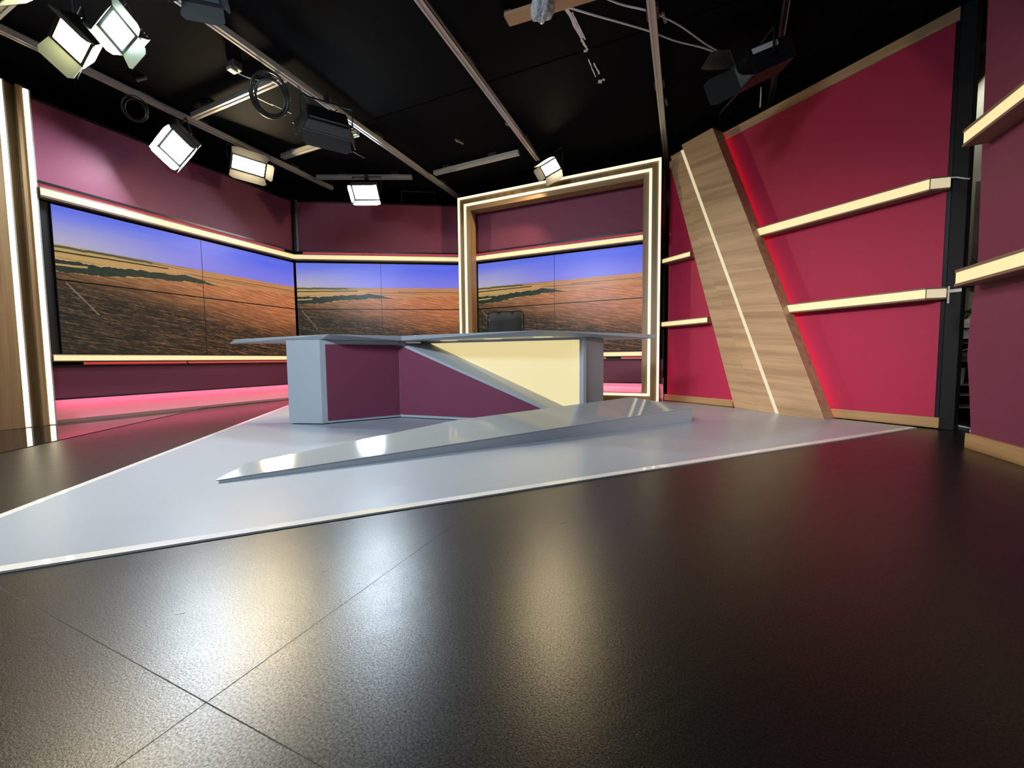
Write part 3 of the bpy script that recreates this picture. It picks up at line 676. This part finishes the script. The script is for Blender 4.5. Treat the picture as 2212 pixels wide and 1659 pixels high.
def cable(pts, r, mat, label, name='ceiling_cable', cat='cable', group=None):
    P = [Vector(p) for p in pts]; out = []
    for i in range(len(P)-1):
        p0 = P[max(i-1, 0)]; p1, p2 = P[i], P[i+1]; p3 = P[min(i+2, len(P)-1)]
        for k in range(8):
            t = k/8; out.append(0.5*((2*p1)+(p2-p0)*t+(2*p0-5*p1+4*p2-p3)*t*t+(3*p1-p0-3*p2+p3)*t**3))
    out.append(P[-1])
    return tag(MB().tube(out, r, 8).build(name, mat, smooth=True), label, cat, group)
cable([(-1.35, 2.62, 3.20), (-1.05, 2.86, 3.195), (-0.72, 3.17, 3.20), (-0.33, 3.52, 3.205), (-0.12, 3.71, 3.19), (0.10, 3.88, 3.18), (0.26, 4.03, 3.17)], 0.0065, M_WHITE, 'lower white cable sagging across the ceiling past the wrapped device')
cable([(-0.75, 2.90, 3.205), (-0.50, 3.18, 3.205), (-0.28, 3.36, 3.205), (-0.08, 3.58, 3.20), (0.12, 3.86, 3.19), (0.26, 4.03, 3.185)], 0.0065, M_WHITE, 'upper white cable crossing the ceiling to the black spotlight')
cable([(-3.70, 2.40, 3.14), (-3.62, 2.44, 3.10), (-3.52, 2.50, 3.08)], 0.004, M_WHITE, 'thin pale cable from the small ceiling box to the coiled cable')
cable([(-3.34, 2.72, 3.12), (-3.30, 2.80, 3.03), (-3.28, 2.86, 2.98), (-3.22, 2.95, 2.96), (-3.20, 3.05, 3.05), (-3.30, 3.15, 3.12)], 0.005, M_BLACKG, 'black cable looping above the unlit panel lamp')
sb = thing('ceiling_box', (-3.705, 2.39, 3.12), 'small grey box on the ceiling left of the coiled cable', 'sensor box')
MB().box(-3.75, -3.66, 2.35, 2.43, 3.155, 3.2185).build('housing', M_ALUD, sb, 0.008)
MB().box(-3.735, -3.675, 2.33, 2.40, 3.128, 3.1545).build('lens_block', M_ALU, sb, 0.006)
# batten with the bubble-wrapped device
tag(MB().hexa([(-1.29, 2.865, 3.15), (-0.55, 2.92, 3.15), (-0.55, 3.03, 3.15), (-1.29, 2.975, 3.15)], [(-1.29, 2.865, 3.175), (-0.55, 2.92, 3.175), (-0.55, 3.03, 3.175), (-1.29, 2.975, 3.175)]).build('ceiling_batten', M_CARD, None, 0.002), 'pale wooden batten under the ceiling carrying the wrapped device', 'batten')
tag(MB().box(-1.31, -1.25, 2.90, 3.0, 3.176, 3.2185).build('batten_bracket', M_ALUD, None, 0.004), 'metal bracket holding the left end of the wooden batten', 'bracket')
tag(MB().box(-0.62, -0.58, 2.93, 3.0, 3.176, 3.2185).build('batten_bracket', M_ALUD, None, 0.004), 'metal bracket holding the right end of the wooden batten', 'bracket')
bw = thing('wrapped_device', (-0.985, 2.85, 3.03), 'ceiling device wrapped in bubble wrap under the wooden batten', 'wrapped device')
q = MB(); bmesh.ops.create_icosphere(q.bm, subdivisions=4, radius=1.0)
for v in q.bm.verts:
    n = v.co.normalized(); k = 1+0.10*math.sin(n.x*7+n.y*5)+0.07*math.sin(n.z*11+n.x*4)
    v.co = Vector((n.x*.085*k, n.y*.085*k, n.z*.075*k))+Vector((-0.985, 2.85, 3.085))
q.build('bubble_wrap', M_WRAP, bw, smooth=True)
MB().tube([(-0.985, 2.85, 3.06), (-0.985, 2.85, 3.13)], 0.045, 16).build('device_body', M_WHITE, bw)
MB().tube([(-0.98, 2.835, 3.045), (-0.982, 2.84, 3.059)], 0.028, 16).build('lens', M_BLACKG, bw)
# small brackets
for (x, y, a), lab in zip([(-2.55, 4.30, 70), (-1.86, 4.25, 68), (-0.22, 4.55, 85), (-0.19, 3.45, 80), (-4.68, 2.15, 10)],
                          ['small metal bracket on the ceiling left of the short middle crossbar', 'small metal bracket on the ceiling beside the rail above the lit frame', 'small metal bracket beside the rightmost ceiling rail, farther one', 'small metal bracket beside the rightmost ceiling rail at the white cables', 'small metal strip on the ceiling right of the leftmost rail']):
    t = thing('ceiling_bracket', (x, y, 3.19), lab, 'bracket', 'small ceiling brackets')
    d = Vector((math.cos(R(a)), math.sin(R(a)), 0)); n = Vector((-d.y, d.x, 0)); C0 = Vector((x, y, 3.198))
    b = [C0+d*u+n*v for u, v in ((-.06, -.011), (.06, -.011), (.06, .011), (-.06, .011))]
    MB().hexa([tuple(p) for p in b], [tuple(p+Vector((0, 0, .0195))) for p in b]).build('bar', M_ALUD, t)
    MB().cyl((x-d.x*.04, y-d.y*.04, 3.190), 0.007, 0.0075, 10).build('bolt', M_ALU, t)
# torn white tape residue on the ceiling boards
def residue(pts, label, seed):
    rnd = random.Random(seed); q = MB()
    for (x, y, wd, ln, a) in pts:
        d = Vector((math.cos(R(a)), math.sin(R(a)))); n = Vector((-d.y, d.x)); K = 8; ring = []
        for k in range(K+1): u = -ln/2+ln*k/K; ring.append((x+d.x*u+n.x*wd*rnd.uniform(.25, .6), y+d.y*u+n.y*wd*rnd.uniform(.25, .6)))
        for k in range(K, -1, -1): u = -ln/2+ln*k/K; ring.append((x+d.x*u-n.x*wd*rnd.uniform(.25, .6), y+d.y*u-n.y*wd*rnd.uniform(.25, .6)))
        q.prism(ring, 3.2172, 3.2195)
    tag(q.build('tape_residue', M_WHITE), label, 'tape residue', 'torn tape residue on the ceiling')
residue([(-0.852, 3.20, .030, .42, 82), (-0.820, 3.28, .012, .30, 84), (-0.822, 3.48, .020, .14, 80), (-0.83, 3.55, .035, .03, 10)], 'longest torn white tape mark on the ceiling below the wrapped device', 3)
residue([(-0.822, 3.78, .012, .25, 87), (-0.785, 3.80, .018, .16, 84), (-0.79, 3.98, .05, .035, 20), (-0.755, 3.97, .022, .03, 60)], 'shorter torn white tape mark farther along the ceiling towards the frame', 5)
residue([(-3.98, 2.83, .012, .20, 80), (-3.93, 3.0, .009, .2, 78)], 'white tape mark on the ceiling left of the unlit panel lamp', 8)
residue([(-4.02, 3.30, .010, .18, 76), (-3.95, 3.85, .014, .22, 80), (-3.90, 4.05, .008, .18, 85)], 'white tape mark on the ceiling between the short crossbars', 9)
cable([(0.62, 3.35, 3.175), (0.74, 4.70, 3.175), (0.80, 5.5, 3.175)], 0.028, M_BLACKG, 'black conduit along the ceiling above the crimson wall', 'ceiling_conduit', 'pipe')
cable([(0.645, 4.723, 3.218), (0.645, 4.725, 3.12), (0.642, 4.727, 3.03)], 0.006, M_WHITE, 'thin pale cord hanging from the ceiling below the black spotlight', 'hanging_cord', 'cord')
# stand posts on top of the corner wall
tag(MB().tube([FM(1.55, -0.1, 2.90), FM(1.55, -0.1, 3.16), FM(2.05, -0.1, 3.16), FM(2.05, -0.1, 2.90)], 0.010, 8).build('wall_bracket', M_BLACKG), 'dark tube bracket on top of the corner wall', 'bracket')

# ------------------------------------------------------------------ clutter in the gap on the right
sh = thing('storage_rack', (2.33, 5.0, 0.0), 'dark storage rack loaded with clutter, seen through the gap', 'shelf')
for z in (0.10, 0.21, 0.30, 0.50, 0.66):
    MB().box(2.05, 2.60, 4.78, 5.22, z-.008, z).build('shelf_board', M_ALU if z < .4 else M_BLACKG, sh)
for x in (2.06, 2.59):
    for y in (4.79, 5.21): MB().box(x-.012, x+.012, y-.012, y+.012, 0.0, 0.66).build('leg', M_BLACKG, sh)
MB().box(2.06, 2.60, 5.222, 5.23, 0.0, 0.66).build('back_panel', M_BLACK, sh)
tag(MB().cyl((2.23, 4.90, 0.3005), 0.07, 0.145, 24, 0.078).build('plastic_tub', M_PAPER), 'pale plastic tub on the storage rack', 'tub')
def crumple(name, x0, x1, y0, y1, z0, z1, mat, label, cat, seed):
    rnd = random.Random(seed); q = MB(); nx, ny = 9, 7; g0 = []
    for i in range(nx):
        row = []
        for j in range(ny):
            e = min(i, nx-1-i, 2)/2*min(j, ny-1-j, 2)/2
            row.append(q.bm.verts.new((x0+(x1-x0)*i/(nx-1), y0+(y1-y0)*j/(ny-1), z0+(z1-z0)*(0.45+0.55*e)*rnd.uniform(.55, 1.0))))
        g0.append(row)
    base = [[q.bm.verts.new((v.co.x, v.co.y, z0)) for v in r_] for r_ in g0]
    for i in range(nx-1):
        for j in range(ny-1):
            q.bm.faces.new([g0[i][j], g0[i+1][j], g0[i+1][j+1], g0[i][j+1]]); q.bm.faces.new([base[i][j], base[i][j+1], base[i+1][j+1], base[i+1][j]])
    for i in range(nx-1):
        for j in (0, ny-1): q.bm.faces.new([g0[i][j], g0[i+1][j], base[i+1][j], base[i][j]])
    for j in range(ny-1):
        for i in (0, nx-1): q.bm.faces.new([g0[i][j], g0[i][j+1], base[i][j+1], base[i][j]])
    return tag(q.build(name, mat), label, cat)
crumple('crumpled_sheet', 2.08, 2.56, 4.80, 5.15, 0.501, 0.62, M_PAPER, 'pale crumpled sheet on the middle shelf of the rack', 'sheet', 1)
crumple('dark_cloth', 2.08, 2.56, 4.80, 5.16, 0.661, 0.70, M_PAPERD, 'dark folded cloth on top of the rack', 'cloth', 2)
crumple('paper_bundle', 2.08, 2.50, 4.80, 5.10, 0.7005, 0.80, M_PAPER, 'bundle of crumpled paper on the rack, lower one', 'paper', 3)
crumple('paper_bundle', 2.10, 2.50, 4.82, 5.10, 0.801, 0.90, M_WHITE, 'white plastic bundle on top of the clutter', 'bag', 4)
crumple('blue_rag', 2.13, 2.24, 4.81, 4.92, 0.891, 0.935, M_BLUE, 'blue rag on the clutter under the plant leaves', 'rag', 5)
pl = thing('potted_plant', (2.36, 5.165, 0.705), 'green leafy plant standing on the cluttered rack', 'plant')
MB().cyl((2.36, 5.165, 0.705), 0.042, 0.12, 18, 0.05).build('pot', M_PAPERD, pl)
rnd = random.Random(4)
for k in range(11):
    a = rnd.uniform(0, 6.28); L = rnd.uniform(.14, .24); el = rnd.uniform(-.1, .75); d = Vector((math.cos(a)*math.cos(el), math.sin(a)*math.cos(el), math.sin(el))); s = Vector((-math.sin(a), math.cos(a), 0))
    o0 = Vector((2.36, 5.10, 0.945)); q = MB(); pr = None
    for i in range(7):
        t = i/6; c0 = o0+d*(L*t)+Vector((0, 0, -.12*t*t*L/.2)); wv = .045*math.sin(math.pi*min(t*.95+.04, 1))+.002
        cur = (c0-s*wv+Vector((0, 0, .012)), c0, c0+s*wv+Vector((0, 0, .012)))
        if pr: q.quad([pr[0], pr[1], cur[1], cur[0]]); q.quad([pr[1], pr[2], cur[2], cur[1]])
        pr = cur
    bmesh.ops.remove_doubles(q.bm, verts=q.bm.verts, dist=0.0004)
    lf = q.build('leaf', M_LEAF, pl, smooth=True); sm = lf.modifiers.new('solid', 'SOLIDIFY'); sm.thickness = 0.002
crumple('dark_bundle', 2.47, 2.61, 5.10, 5.40, 1.22, 1.52, M_PAPERD, 'dark crumpled bundle against the grey wall in the gap', 'bundle', 6)
for k, lab in enumerate(('left', 'middle', 'right')):
    cable([(1.90, 4.32-k*.022, .008), (1.96, 4.22-k*.022, .008), (1.97, 4.08-k*.022, .008), (1.90, 3.92-k*.02, .008)], 0.007, M_WHITE, 'white floor cable in the gap by the black post', 'floor_cable', 'cable', 'white floor cables in the gap')
cable([(2.12, 4.77, .56), (2.25, 4.76, .61), (2.38, 4.77, .69)], 0.006, M_WHITE, 'white cable draped over the front of the rack', 'rack_cable')
